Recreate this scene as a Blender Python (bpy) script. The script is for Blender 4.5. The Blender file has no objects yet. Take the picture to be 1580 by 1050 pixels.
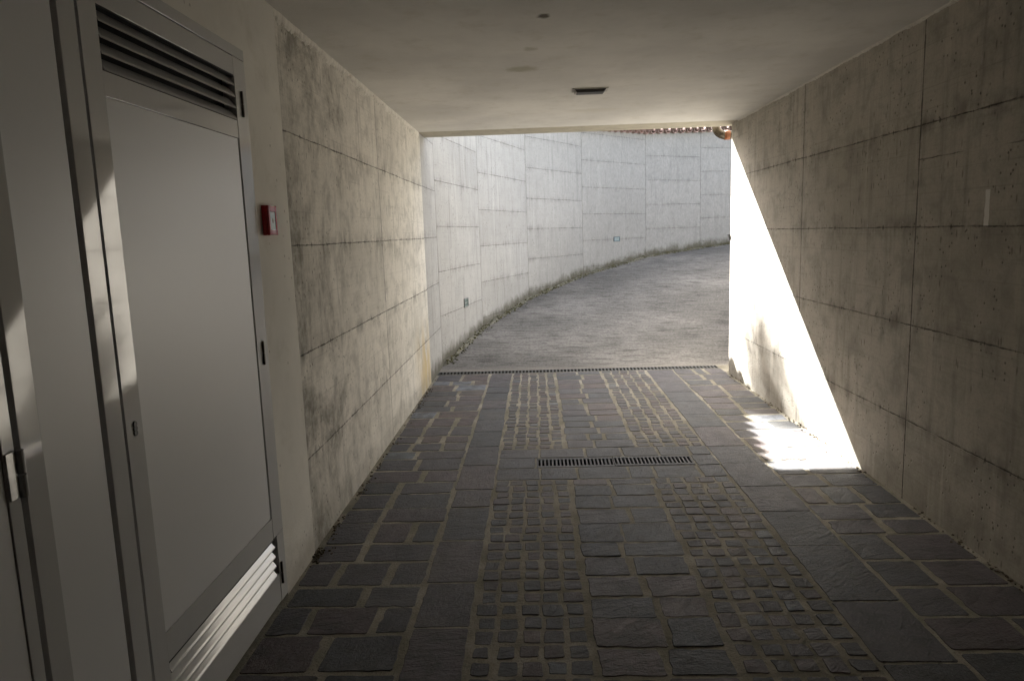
import bpy, bmesh, math, random
from mathutils import Vector, Matrix
random.seed(7)
C = bpy.context.scene.collection
SC = bpy.context.scene
R = math.radians

# ------------------------------------------------------------------ camera
F_PX, TILT, YAW, ROLL = 1101.0, .1491, -.0374, -.0326
cy, sy, ct, st = math.cos(YAW), math.sin(YAW), math.cos(TILT), math.sin(TILT)
fwd = Vector((sy*ct, cy*ct, -st)); r0 = Vector((cy, -sy, 0)); u0 = r0.cross(fwd)
rt = math.cos(ROLL)*r0 + math.sin(ROLL)*u0
up = -math.sin(ROLL)*r0 + math.cos(ROLL)*u0
cam = bpy.data.cameras.new('camera'); co = bpy.data.objects.new('camera', cam); C.objects.link(co)
cam.sensor_width = 36; cam.lens = F_PX/1580*36; cam.clip_start = .05; cam.clip_end = 3000
co.matrix_world = Matrix(((rt.x, up.x, -fwd.x, 0), (rt.y, up.y, -fwd.y, 0), (rt.z, up.z, -fwd.z, 1.5), (0, 0, 0, 1)))
SC.camera = co

# ------------------------------------------------------------------ sky, sun, exposure
SUN_D = Vector((.66, -1.29, -1.0)).normalized()
elev = math.asin(-SUN_D.z); azim = math.atan2(-SUN_D.x, -SUN_D.y)
w = bpy.data.worlds.new('World'); SC.world = w; w.use_nodes = True
nt = w.node_tree; sky = nt.nodes.new('ShaderNodeTexSky'); sky.sky_type = 'NISHITA'
sky.sun_disc = False; sky.sun_elevation = elev; sky.sun_rotation = azim % (2*math.pi)
sky.air_density = 1.0; sky.dust_density = 4.0; sky.ozone_density = .6
bg = nt.nodes['Background']; bg.inputs['Strength'].default_value = .055
hs = nt.nodes.new('ShaderNodeHueSaturation'); hs.inputs['Saturation'].default_value = .62   # thin milky haze
nt.links.new(sky.outputs[0], hs.inputs['Color']); nt.links.new(hs.outputs[0], bg.inputs['Color'])
sl = bpy.data.lights.new('sun', 'SUN'); sl.energy = 5.0; sl.angle = R(.45); sl.color = (1, .98, .95)
so = bpy.data.objects.new('sun', sl); C.objects.link(so); so.location = (-8, 18, 16)
so.rotation_euler = SUN_D.to_track_quat('-Z', 'Y').to_euler()
SC.view_settings.view_transform = 'Standard'; SC.view_settings.look = 'None'
SC.view_settings.exposure = 3.72; SC.view_settings.gamma = 1
cyc = SC.cycles
cyc.max_bounces = 12; cyc.diffuse_bounces = 8; cyc.glossy_bounces = 5; cyc.sample_clamp_indirect = 6
cyc.use_denoising = True; cyc.caustics_reflective = False; cyc.caustics_refractive = False

# ------------------------------------------------------------------ node helper
class G:
    def __init__(s, name):
        s.m = bpy.data.materials.new(name); s.m.use_nodes = True
        s.t = s.m.node_tree; s.b = s.t.nodes['Principled BSDF']; s.out = s.t.nodes['Material Output']
    def n(s, typ, **kw):
        o = s.t.nodes.new('ShaderNode'+typ)
        for k, v in kw.items(): setattr(o, k, v)
        return o
    def put(s, sock, v):
        if hasattr(v, 'links') or isinstance(v, bpy.types.NodeSocket): s.t.links.new(v, sock)
        elif isinstance(v, (tuple, list)) and len(v) == 3 and sock.type == 'RGBA': sock.default_value = (*v, 1)
        else: sock.default_value = v
    def M(s, op, a, b=0.0, c=None, clamp=False):
        o = s.n('Math', operation=op, use_clamp=clamp); s.put(o.inputs[0], a); s.put(o.inputs[1], b)
        if c is not None: s.put(o.inputs[2], c)
        return o.outputs[0]
    def mix(s, f, a, b, bt='MIX'):
        o = s.n('Mix', data_type='RGBA', blend_type=bt, clamp_factor=True); s.put(o.inputs[0], f); s.put(o.inputs[6], a); s.put(o.inputs[7], b)
        return o.outputs[2]
    def noise(s, vec, scale, detail=4, rough=.55, dist=0):
        o = s.n('TexNoise'); s.put(o.inputs['Vector'], vec); s.put(o.inputs['Scale'], scale)
        o.inputs['Detail'].default_value = detail; o.inputs['Roughness'].default_value = rough; o.inputs['Distortion'].default_value = dist
        return o.outputs['Fac']
    def vor(s, vec, scale, feat='F1', out='Distance', rnd=1, dim='2D'):
        o = s.n('TexVoronoi', feature=feat, voronoi_dimensions=dim)
        s.put(o.inputs['W' if dim == '1D' else 'Vector'], vec); s.put(o.inputs['Scale'], scale); o.inputs['Randomness'].default_value = rnd
        return o.outputs[out]
    def sm(s, x, lo, hi):       # smoothstep
        o = s.n('MapRange', interpolation_type='SMOOTHSTEP'); s.put(o.inputs[0], x); s.put(o.inputs[1], lo); s.put(o.inputs[2], hi)
        return o.outputs[0]
    def comb(s, x, y, z=0.0):
        o = s.n('CombineXYZ'); s.put(o.inputs[0], x); s.put(o.inputs[1], y); s.put(o.inputs[2], z); return o.outputs[0]
    def sep(s, v):
        o = s.n('SeparateXYZ'); s.put(o.inputs[0], v); return o.outputs
    def bump(s, h, dist=.01, strength=1, prev=None):
        o = s.n('Bump'); o.inputs['Strength'].default_value = strength; o.inputs['Distance'].default_value = dist; s.put(o.inputs['Height'], h)
        if prev: s.put(o.inputs['Normal'], prev)
        return o.outputs[0]
    def fin(s, col, rough=.8, normal=None, metal=0, spec=None):
        s.put(s.b.inputs['Base Color'], col); s.put(s.b.inputs['Roughness'], rough); s.b.inputs['Metallic'].default_value = metal
        if normal is not None: s.put(s.b.inputs['Normal'], normal)
        if spec is not None: s.b.inputs['Specular IOR Level'].default_value = spec
        return s.m
    def pos(s): return s.n('NewGeometry').outputs['Position']
    def obj(s): return s.n('TexCoord').outputs['Object']
    def uv(s): return s.n('UVMap').outputs[0]
    def attr(s, name, out='Fac'):
        return s.n('Attribute', attribute_name=name).outputs[out]

# ------------------------------------------------------------------ materials
def concrete(name, HJ, VJ, light, dark, mould=.5, mould_edge=None, seed=0., joint=.8, base_moss=.5, rust=None, smear=None, boards=1, extra=None, lichen_shade=None, blotch=.6):
    g = G(name); uvn = g.uv(); u, v, _ = g.sep(uvn)
    P = g.comb(u, v, seed)
    hb = g.attr('base_h')
    warp = g.M('MULTIPLY', g.M('SUBTRACT', g.noise(P, 2.3, 3), .5), .012)
    warp2 = g.M('MULTIPLY', g.M('SUBTRACT', g.noise(P, 19, 2), .5), .008)
    vv = g.M('ADD', g.M('ADD', v, warp), warp2); uu = g.M('ADD', g.M('ADD', u, warp), g.M('MULTIPLY', warp2, .6))
    def mind(c, ks):
        r = None
        for k in ks:
            d = g.M('ABSOLUTE', g.M('SUBTRACT', c, k)); r = d if r is None else g.M('MINIMUM', r, d)
        return r
    dh, dv = mind(vv, HJ), mind(uu, VJ)
    # one tone per cast panel
    idx = None
    for k in VJ:
        t = g.M('MULTIPLY', g.M('GREATER_THAN', u, k), 1.37); idx = t if idx is None else g.M('ADD', idx, t)
    for k in HJ: idx = g.M('ADD', idx, g.M('MULTIPLY', g.M('GREATER_THAN', v, k), 5.71))
    wn = g.n('TexWhiteNoise', noise_dimensions='1D'); g.put(wn.inputs['W'], g.M('ADD', idx, seed))
    tone = wn.outputs['Value']
    big = g.noise(P, .9, 5, .6)
    col = g.mix(g.sm(big, .3, .7), dark, light)
    col = g.mix(g.M('MULTIPLY', tone, .35), col, tuple(c*1.22 for c in light))
    # cloudy blotches and fine mottling
    blot = g.noise(P, 6, 8, .65, .4)
    col = g.mix(g.M('MULTIPLY', g.sm(blot, .42, .72), blotch), col, tuple(c*.62 for c in dark))
    col = g.mix(g.M('MULTIPLY', g.sm(g.noise(P, 60, 6, .7), .42, .7), .3), col, tuple(c*.7 for c in dark))
    # vertical run marks
    sv = g.comb(g.M('MULTIPLY', u, 16), g.M('MULTIPLY', v, 1.1), seed)
    runs = g.sm(g.noise(sv, 1, 5, .6), .5, .78)
    col = g.mix(g.M('MULTIPLY', runs, .5), col, tuple(c*.5 for c in dark))
    sv2 = g.comb(g.M('MULTIPLY', u, 11), g.M('MULTIPLY', v, .8), seed+9)
    col = g.mix(g.M('MULTIPLY', g.sm(g.noise(sv2, 1, 4, .6), .56, .75), .35), col, tuple(min(1, c*1.35) for c in light))
    # imprint of shuttering boards
    bl = g.M('PINGPONG', g.M('ADD', v, g.M('MULTIPLY', warp, .8)), .051)
    bline = g.M('MULTIPLY', g.M('SUBTRACT', 1, g.sm(bl, 0, .004)), g.sm(g.noise(g.comb(g.M('MULTIPLY', u, .8), g.M('MULTIPLY', v, 6), seed), 1.3, 3), .46, .62))
    grain = g.noise(g.comb(g.M('MULTIPLY', u, 2.2), g.M('MULTIPLY', v, 90), seed), 1, 3, .6)
    col = g.mix(g.M('MULTIPLY', bline, .28*boards), col, tuple(c*.5 for c in dark))
    col = g.mix(g.M('MULTIPLY', g.sm(grain, .5, .8), .22*boards), col, tuple(c*.55 for c in dark))
    # black-green mould in ragged patches
    mn = g.noise(g.comb(g.M('MULTIPLY', u, 1.6), g.M('MULTIPLY', v, .9), seed+3), 1.3, 9, .72, .6)
    lo = .62 - .16*mould
    if mould_edge:
        a, b, amt = mould_edge
        mn = g.M('ADD', mn, g.M('MULTIPLY', g.M('SUBTRACT', 1, g.sm(u, a, b)), amt))
    mo = g.sm(mn, lo, lo+.2)
    mfine = g.M('MULTIPLY', mo, g.sm(g.noise(P, 13, 8, .74), .24, .6))
    col = g.mix(g.M('MULTIPLY', mfine, min(.85, .4+.5*mould)), col, (.078, .066, .04))
    # band of dirt hanging under the top and under each joint
    jd = g.M('MULTIPLY', g.M('SUBTRACT', 1, g.sm(dh, 0, .09)), g.sm(g.noise(g.comb(g.M('MULTIPLY', u, 5), g.M('MULTIPLY', v, 2), seed+5), 1.5, 6, .7), .44, .7))
    col = g.mix(g.M('MULTIPLY', jd, .6*joint), col, (.075, .068, .05))
    # small blow holes
    vh = g.vor(P, 17); sel = g.sm(g.noise(P, 5.1, 2), .5, .62)
    hole = g.M('MULTIPLY', g.M('SUBTRACT', 1, g.sm(vh, .06, .13)), sel)
    col = g.mix(g.M('MULTIPLY', hole, .55), col, (.05, .045, .035))
    vs = g.vor(g.comb(g.M('MULTIPLY', u, 2.0), g.M('MULTIPLY', v, .55), seed+1), 7)
    tick = g.M('MULTIPLY', g.M('SUBTRACT', 1, g.sm(vs, .03, .1)), g.sm(g.noise(P, 2.7, 2), .5, .6))
    col = g.mix(g.M('MULTIPLY', tick, .5), col, (.06, .05, .035))
    if rust:
        ru, rv, rw, rh = rust
        d1 = g.M('MULTIPLY', g.M('SUBTRACT', 1, g.sm(g.M('ABSOLUTE', g.M('SUBTRACT', u, ru)), 0, rw)), g.M('SUBTRACT', 1, g.sm(v, rv, rv+rh)))
        col = g.mix(g.M('MULTIPLY', d1, g.sm(g.noise(g.comb(g.M('MULTIPLY', u, 5), g.M('MULTIPLY', v, 1.5), 3), 1.2, 5), .35, .6)), col, (.56, .45, .27))
    if lichen_shade:        # lichen mottling; its growing darkness also paints the weaker light farther along
        a, b, amt = lichen_shade
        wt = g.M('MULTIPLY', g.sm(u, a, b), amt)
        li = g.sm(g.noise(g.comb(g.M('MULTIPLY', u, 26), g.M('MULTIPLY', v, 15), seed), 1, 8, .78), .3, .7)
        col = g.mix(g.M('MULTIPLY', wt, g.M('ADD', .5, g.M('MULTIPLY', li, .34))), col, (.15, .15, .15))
    # damp foot
    ft = g.M('SUBTRACT', g.M('ADD', hb, g.M('MULTIPLY', g.M('SUBTRACT', g.noise(g.comb(g.M('MULTIPLY', u, 3), g.M('MULTIPLY', v, 2), seed), 1.3, 9, .78), .5), .46)), .04)
    foot = g.M('SUBTRACT', 1, g.sm(ft, .0, .17))
    col = g.mix(g.M('MULTIPLY', foot, base_moss), col, (.07, .064, .04))
    # joint lines: thin, broken, with tie-wire knots
    thick = g.M('ADD', .0004, g.M('MULTIPLY', g.sm(g.noise(P, 13, 4, .7), .25, .75), .0052))
    jl = g.M('SUBTRACT', 1, g.sm(dh, g.M('MULTIPLY', thick, .5), g.M('MULTIPLY', thick, 1.5)))
    jv = g.M('SUBTRACT', 1, g.sm(dv, g.M('MULTIPLY', thick, .6), g.M('ADD', .0028, g.M('MULTIPLY', thick, 1.6))))
    if extra:
        e0, e1, e2 = extra
        jl = g.M('MAXIMUM', jl, g.M('MULTIPLY', g.M('MULTIPLY', g.M('SUBTRACT', 1, g.sm(g.M('ABSOLUTE', g.M('SUBTRACT', vv, e0)), .001, .004)), g.M('LESS_THAN', u, e2)), g.M('MULTIPLY', g.M('GREATER_THAN', u, e1), g.sm(g.noise(P, 1.7, 2), .38, .5))))
    ku = g.M('ADD', g.M('MULTIPLY', u, 6.2), g.M('ADD', seed, g.M('MULTIPLY', g.M('FLOOR', g.M('ADD', g.M('MULTIPLY', v, 1.96), .55)), 7.3)))
    kn = g.vor(ku, 1, dim='1D'); kr = g.vor(ku, 1, out='Color', dim='1D')
    kd = g.M('ADD', g.M('MULTIPLY', kn, .16), g.M('MULTIPLY', dh, .8))
    kc = g.sep(kr)[0]
    knot = g.M('SUBTRACT', 1, g.sm(kd, g.M('MULTIPLY', kc, .007), g.M('ADD', .002, g.M('MULTIPLY', kc, .016))))
    jm = g.M('MAXIMUM', g.M('MAXIMUM', g.M('MULTIPLY', jl, g.M('ADD', .3, g.M('MULTIPLY', g.sm(g.noise(P, 6.1, 5, .75), .35, .6), .7))), g.M('MULTIPLY', jv, .95)), knot)
    col = g.mix(g.M('MULTIPLY', jm, joint), col, (.045, .038, .03))
    if smear:
        a, b, wd, c0, c1 = smear
        k = g.M('MULTIPLY', g.M('LESS_THAN', g.M('ABSOLUTE', g.M('SUBTRACT', g.M('ADD', u, g.M('MULTIPLY', warp2, 1.5)), a)), wd), g.M('MULTIPLY', g.M('GREATER_THAN', v, c0), g.M('LESS_THAN', v, c1)))
        col = g.mix(g.M('MULTIPLY', k, .95), col, (.8, .78, .74))
        sc = g.M('MULTIPLY', g.M('SUBTRACT', 1, g.sm(g.vor(g.comb(g.M('MULTIPLY', u, 1.5), g.M('MULTIPLY', v, .5), 4.4), 4), .02, .06)), g.sm(g.noise(P, 40, 3), .5, .6))
        col = g.mix(g.M('MULTIPLY', sc, .6), col, (.5, .48, .44))
    h = g.M('ADD', g.M('MULTIPLY', g.noise(P, 45, 6, .65), .35), g.M('MULTIPLY', blot, .5))
    h = g.M('ADD', h, g.M('MULTIPLY', grain, .25*boards))
    h = g.M('SUBTRACT', h, g.M('MULTIPLY', g.M('MAXIMUM', g.M('MAXIMUM', jl, jv), hole), 1.2))
    return g.fin(col, .88, g.bump(h, .004, .8), spec=.25)

def plaster(name, col0, seed=0, stains=None):
    g = G(name); p = g.pos()
    n1 = g.noise(p, 1.1, 5, .6); n2 = g.noise(p, 7, 6, .65)
    c = g.mix(g.sm(n1, .35, .7), tuple(x*.82 for x in col0), col0)
    c = g.mix(g.M('MULTIPLY', g.sm(n2, .5, .75), .22), c, (.42, .38, .27))
    x, y, z = g.sep(p)
    if stains:
        for sx, sy_, rx, ry, colr, amt in stains:
            dx = g.M('DIVIDE', g.M('SUBTRACT', x, sx), rx); dy = g.M('DIVIDE', g.M('SUBTRACT', y, sy_), ry)
            d = g.M('ADD', g.M('SQRT', g.M('ADD', g.M('MULTIPLY', dx, dx), g.M('MULTIPLY', dy, dy))), g.M('MULTIPLY', g.M('SUBTRACT', g.noise(p, 22, 4, .7), .5), 1.1))
            c = g.mix(g.M('MULTIPLY', g.M('SUBTRACT', 1, g.sm(d, .35, 1.0)), amt), c, colr)
    else:
        sp = g.M('MULTIPLY', g.M('SUBTRACT', 1, g.sm(g.vor(g.comb(y, z), 13), .04, .1)), g.sm(g.noise(p, 4, 2), .52, .6))
        c = g.mix(g.M('MULTIPLY', sp, .5), c, (.14, .11, .08))
        ft = g.M('ADD', z, g.M('MULTIPLY', g.M('SUBTRACT', g.noise(p, 9, 5, .7), .5), .3))
        c = g.mix(g.M('MULTIPLY', g.M('SUBTRACT', 1, g.sm(ft, .0, .22)), .45), c, (.2, .17, .11))
    h = g.M('ADD', g.noise(p, 90, 4, .6), g.M('MULTIPLY', g.noise(p, 3, 3), 1.5))
    return g.fin(c, .85, g.bump(h, .002, .5), spec=.25)

def paint(name, col, rough, bumpy=.15, dirt=.1, spec=.5, metal=0):
    g = G(name); p = g.pos()
    c = g.mix(g.M('MULTIPLY', g.sm(g.noise(p, 3, 6, .6), .45, .75), dirt), col, tuple(x*.55 for x in col))
    x, y, z = g.sep(p)
    c = g.mix(g.M('MULTIPLY', g.sm(g.noise(g.comb(g.M('MULTIPLY', x, 40), g.M('MULTIPLY', y, 40), g.M('MULTIPLY', z, 2)), 1, 4), .55, .8), dirt*.7), c, tuple(x_*.6 for x_ in col))
    rr = g.M('ADD', rough, g.M('MULTIPLY', g.sm(g.noise(p, 5, 3, .5), .3, .7), rough*.06))
    return g.fin(c, rr, g.bump(g.noise(p, 2.2, 2), .01, bumpy), metal, spec)

def plain(name, col, rough=.6, metal=0, var=.3, scale=30, spec=.5):
    g = G(name); p = g.pos()
    c = g.mix(g.M('MULTIPLY', g.sm(g.noise(p, scale, 5, .65), .4, .7), var), col, tuple(x*.45 for x in col))
    return g.fin(c, rough, g.bump(g.noise(p, scale*3, 3), .001, .4), metal, spec)

def stone_mat():
    g = G('porphyry_stone'); p = g.pos(); t = g.attr('tint', 'Color'); tr, tg, tb = g.sep(t)
    x, y, z = g.sep(p)
    off = g.comb(g.M('ADD', x, g.M('MULTIPLY', tg, 37)), g.M('ADD', y, g.M('MULTIPLY', tb, 21)), z)
    cr = g.n('ValToRGB'); e = cr.color_ramp.elements; cr.color_ramp.interpolation = 'LINEAR'
    cols = [(0, (.042, .046, .048)), (.25, (.056, .058, .062)), (.45, (.073, .066, .071)), (.62, (.09, .069, .071)), (.8, (.096, .066, .054)), (.93, (.075, .081, .09)), (1, (.15, .165, .19))]
    e[0].position, e[0].color = cols[0][0], (*cols[0][1], 1); e[1].position, e[1].color = cols[-1][0], (*cols[-1][1], 1)
    for ps, c in cols[1:-1]:
        k = e.new(ps); k.color = (*c, 1)
    g.put(cr.inputs[0], tr)
    n = g.noise(off, 9, 7, .65, .5)
    c = g.mix(g.M('MULTIPLY', g.sm(n, .36, .66), .7), cr.outputs[0], (.04, .038, .036))
    c = g.mix(g.M('MULTIPLY', g.sm(g.noise(p, 3.2, 6, .65), .45, .7), .22), c, (.13, .115, .09))
    c = g.mix(g.M('MULTIPLY', g.sm(g.noise(p, 120, 3), .5, .7), .22), c, (.2, .19, .175))
    # cleft surface: stretched ridges, direction by stone
    ang = g.M('MULTIPLY', tb, 1.2)
    a = g.M('ADD', g.M('MULTIPLY', g.sep(off)[0], g.M('COSINE', ang)), g.M('MULTIPLY', g.sep(off)[1], g.M('SINE', ang)))
    b = g.M('SUBTRACT', g.M('MULTIPLY', g.sep(off)[1], g.M('COSINE', ang)), g.M('MULTIPLY', g.sep(off)[0], g.M('SINE', ang)))
    cl = g.noise(g.comb(g.M('MULTIPLY', a, 13), g.M('MULTIPLY', b, 34), tg), 1, 8, .68, .5)
    h = g.M('ADD', g.M('MULTIPLY', cl, 1.0), g.M('MULTIPLY', g.noise(off, 70, 4, .6), .25))
    rr = g.M('ADD', .53, g.M('MULTIPLY', n, .28))
    return g.fin(c, rr, g.bump(h, .0105, .95), spec=.3)

def mortar_mat():
    g = G('sandy_mortar'); p = g.pos()
    c = g.mix(g.sm(g.noise(p, 4, 6, .65), .35, .68), (.22, .2, .155), (.38, .35, .285))
    c = g.mix(g.M('MULTIPLY', g.sm(g.noise(p, 2.3, 7, .7), .42, .66), .75), c, (.16, .145, .1))
    c = g.mix(g.M('MULTIPLY', g.sm(g.noise(p, 130, 3), .5, .68), .5), c, (.11, .095, .075))
    h = g.M('ADD', g.noise(p, 60, 6, .7), g.M('MULTIPLY', g.noise(p, 9, 3), .8))
    return g.fin(c, .92, g.bump(h, .007, .9), spec=.2)

def ramp_mat():
    g = G('grooved_concrete'); uvn = g.uv(); u, v, _ = g.sep(uvn); p = g.pos()
    uw = g.M('ADD', u, g.M('MULTIPLY', g.M('SUBTRACT', g.noise(p, 3, 4, .6), .5), .05))
    gro = g.M('ABSOLUTE', g.M('SINE', g.M('MULTIPLY', uw, 62)))
    c = g.mix(g.sm(g.noise(p, .7, 6, .62), .35, .68), (.185, .174, .158), (.31, .29, .263))
    st = g.noise(g.comb(g.M('MULTIPLY', u, 15), g.M('MULTIPLY', v, 3.4), 0), 1, 7, .7)
    c = g.mix(g.M('MULTIPLY', g.sm(st, .46, .66), .75), c, (.055, .05, .045))
    c = g.mix(g.M('MULTIPLY', g.sm(g.noise(p, 30, 6, .75), .46, .66), .6), c, (.04, .038, .034))
    c = g.mix(g.M('MULTIPLY', g.sm(g.noise(p, 45, 5, .75), .53, .7), .45), c, (.46, .43, .39))
    ng = g.M('SUBTRACT', 1, g.sm(g.M('ADD', u, g.M('MULTIPLY', g.noise(p, 3, 4), .3)), .1, .55))
    c = g.mix(g.M('MULTIPLY', ng, .55), c, (.3, .275, .235))
    h = g.M('ADD', g.M('MULTIPLY', gro, .5), g.M('ADD', g.noise(p, 42, 6, .75), g.M('MULTIPLY', st, .6)))
    return g.fin(c, .93, g.bump(h, .018, 1), spec=.2)

def leafy(name, a, b, scale=6):
    g = G(name); p = g.pos()
    return g.fin(g.mix(g.noise(p, scale, 4, .7), a, b), .8, spec=.2)

VJ_L = [5.2]; HJ_L = [1.986, 1.4746, .9618, .4607]
VJ_R = [5.392, 3.791]; HJ_R = [1.9706, 1.4634, .9532, .4406]
# path of the outer (left, curving) wall and of the inner wall of the ramp
OUT = [(-1.114, 7.187), (-1.114, 8.1), (-.79, 10.15), (-.14, 12.25), (.915, 14.05), (2.37, 15.6), (3.70, 16.37), (5.55, 17.05), (7.6, 17.3), (9.7, 17.1)]
OFF = [-.12, 0, .24, .47, .73, .92, 1.12, 1.34, 1.56]
OBASE = [0, .0, .165, .375, .63, .89, 1.02, 1.2, 1.4, 1.6]
OTOP = [3.40, 3.40, 3.40, 3.40, 3.40, 3.47, 3.56, 3.68, 3.85, 4.0]
INN = [(2.2, 7.33), (2.25, 8.0), (2.62, 9.6), (3.3, 11.0), (4.1, 12.1), (5.0, 12.9), (5.8, 13.4), (6.7, 13.8), (7.9, 14.0), (9.7, 13.9)]
cum = [0]
for a, b in zip(OUT, OUT[1:]): cum.append(cum[-1]+math.dist(a, b))
M = {}
M['left'] = concrete('cast_concrete_stained', HJ_L, VJ_L, (.78, .74, .665), (.6, .57, .505), .47, (3.0, 4.8, .18), 0, .85, .3, rust=(6.9, .3, .75, .5))
M['right'] = concrete('cast_concrete_grey', HJ_R, VJ_R, (.52, .485, .425), (.40, .37, .315), .1, (2.2, 4.3, .10), 11.3, .8, .2, smear=(3.213, 0, .016, 1.465, 1.62), extra=(1.8, 2.4, 3.79))
M['curve'] = concrete('cast_concrete_pale', [.07+.51*k for k in range(7)], cum[1:-1], (.44, .427, .403), (.375, .364, .342), -.35, None, 23.7, .6, .85, boards=.7, lichen_shade=(2.2, 9.5, .86), blotch=.22)
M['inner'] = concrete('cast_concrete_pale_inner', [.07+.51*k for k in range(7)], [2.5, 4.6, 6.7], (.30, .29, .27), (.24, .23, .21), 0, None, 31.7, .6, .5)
M['plaster'] = plaster('cream_plaster', (.84, .81, .74))
M['ceiling'] = plaster('white_ceiling_paint', (.82, .80, .76), stains=[(.066, 3.507, .04, .05, (.1, .08, .06), .9), (.0, 4.1, .05, .06, (.36, .33, .22), .4), (-.057, 4.58, .13, .1, (.36, .34, .22), .55), (.5, 6.2, .3, .12, (.6, .56, .46), .3)])
M['seam'] = plain('rough_plaster', (.82, .79, .72), .9, 0, .25, 25, .2)
M['soffit'] = plain('raw_soffit', (.5, .46, .37), .9, 0, .35, 9, .2)
M['gloss'] = paint('glossy_grey_paint', (.60, .60, .59), .045, .012, .12, .6)
M['satin'] = paint('satin_grey_paint', (.78, .78, .78), .34, .0, .012, .5)
M['slat'] = paint('glossy_slat_paint', (.5, .5, .49), .11, .02, .15, .8)
M['gap'] = plain('dark_gap_fill', (.03, .027, .022), .7)  # near-black fill; the darkness of the open door gaps is put into its colour
M['void'] = plain('dark_cavity', (.02, .02, .02), .9)
M['red'] = plain('red_plastic', (.42, .03, .035), .2, 0, .15)
M['callglass'] = plain('grey_glass_plate', (.72, .76, .77), .15, 0, .2)
M['hinge'] = plain('dull_hinge_metal', (.12, .11, .09), .45, .6)
M['steel'] = plain('bright_steel', (.55, .55, .54), .3, .8)
M['cast'] = plain('galvanised_grate', (.05, .053, .057), .75, .0, .5, 40)
M['castdark'] = plain('dirty_grate', (.06, .058, .05), .6, .4, .5, 40)
M['stone'] = stone_mat(); M['mortar'] = mortar_mat(); M['ramp'] = ramp_mat()
M['tile'] = plain('clay_tile', (.27, .19, .165), .85, 0, .5, 14, .2)
M['pipe'] = plain('weathered_copper', (.07, .055, .036), .5, .3, .5, 18)
M['rustpipe'] = plain('rusty_collar', (.2, .07, .025), .7, .1, .5, 30)
M['lampdark'] = plain('dark_lamp_cover', (.05, .048, .045), .5)
M['lampend'] = plain('pale_lamp_end', (.5, .48, .44), .5)
M['wl_frame'] = plain('weathered_light_frame', (.22, .24, .23), .5, .3)
M['wl_dark'] = plain('dark_light_frame', (.06, .1, .12), .5, .2)
M['wl_glass'] = plain('green_glass', (.2, .25, .23), .12)
M['wl_blue'] = plain('blue_tint_glass', (.26, .32, .34), .12)
M['black'] = plain('black_plastic', (.025, .025, .028), .4)
M['moss'] = leafy('moss', (.05, .055, .02), (.16, .14, .08), 9)
M['grit'] = plain('pale_grit', (.24, .23, .2), .9, 0, .6, 40)
M['leaf'] = leafy('dark_leaf', (.03, .05, .02), (.07, .1, .035), 3)
M['bark'] = plain('bark', (.11, .08, .055), .9, 0, .5, 12)
M['soil'] = leafy('dry_turf', (.08, .1, .04), (.2, .17, .1), 2)
M['skirt'] = plain('crumbly_mortar', (.2, .19, .15), .95, 0, .75, 14, .2)

# ------------------------------------------------------------------ mesh helpers
def link(name, bm, mat, parent=None, smooth=False):
    me = bpy.data.meshes.new(name); bm.to_mesh(me); bm.free()
    for mm in (mat if isinstance(mat, list) else [mat]): me.materials.append(mm)
    if smooth:
        for f in me.polygons: f.use_smooth = True
    o = bpy.data.objects.new(name, me); C.objects.link(o)
    if parent is not None:
        o.parent = parent; o.matrix_parent_inverse = Matrix.Translation(parent.location).inverted()
    return o
def tag(o, label=None, cat=None, group=None, kind=None):
    for k, v in (('label', label), ('category', cat), ('group', group), ('kind', kind)):
        if v: o[k] = v
    return o
def thing(name, loc, label, cat, group=None):
    o = bpy.data.objects.new(name, None); o.empty_display_size = .1; C.objects.link(o); o.location = loc
    return tag(o, label, cat, group)
def box(bm, a, b, bev=0):
    x0, y0, z0 = a; x1, y1, z1 = b
    g = bmesh.ops.create_cube(bm, size=1)
    vs = g['verts']
    for v in vs: v.co = Vector(((x0+x1)/2+v.co.x*(x1-x0), (y0+y1)/2+v.co.y*(y1-y0), (z0+z1)/2+v.co.z*(z1-z0)))
    if bev:
        es = list({e for v in vs for e in v.link_edges})
        bmesh.ops.bevel(bm, geom=es, offset=bev, segments=2, affect='EDGES', profile=.6)
    return bm
def boxes(*args, bev=0):
    bm = bmesh.new()
    for a, b in args: box(bm, a, b, bev)
    return bm
def prism(bm, prof, y0, y1):      # profile in x,z extruded along y
    n = len(prof)
    A = [bm.verts.new((x, y0, z)) for x, z in prof]; B = [bm.verts.new((x, y1, z)) for x, z in prof]
    for i in range(n): bm.faces.new((A[i], A[(i+1) % n], B[(i+1) % n], B[i]))
    bm.faces.new(A[::-1]); bm.faces.new(B)
    bmesh.ops.recalc_face_normals(bm, faces=bm.faces[:])
def cyl(bm, p0, p1, r0_, r1_=None, seg=12):
    p0, p1 = Vector(p0), Vector(p1); d = p1-p0; r1_ = r0_ if r1_ is None else r1_
    mt = Matrix.Translation((p0+p1)/2) @ d.to_track_quat('Z', 'Y').to_matrix().to_4x4()
    bmesh.ops.create_cone(bm, cap_ends=True, segments=seg, radius1=r0_, radius2=r1_, depth=d.length, matrix=mt)
def tube(bm, pts, rad, seg=14):
    rings = []
    for i, p_ in enumerate(pts):
        p_ = Vector(p_); d = (Vector(pts[min(i+1, len(pts)-1)])-Vector(pts[max(i-1, 0)])).normalized()
        q = d.to_track_quat('Z', 'Y')
        r_ = rad[i] if isinstance(rad, list) else rad
        rings.append([bm.verts.new(p_+q @ Vector((r_*math.cos(2*math.pi*k/seg), r_*math.sin(2*math.pi*k/seg), 0))) for k in range(seg)])
    for a, b in zip(rings, rings[1:]):
        for k in range(seg): bm.faces.new((a[k], a[(k+1) % seg], b[(k+1) % seg], b[k]))
    bm.faces.new(rings[0][::-1]); bm.faces.new(rings[-1])
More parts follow.
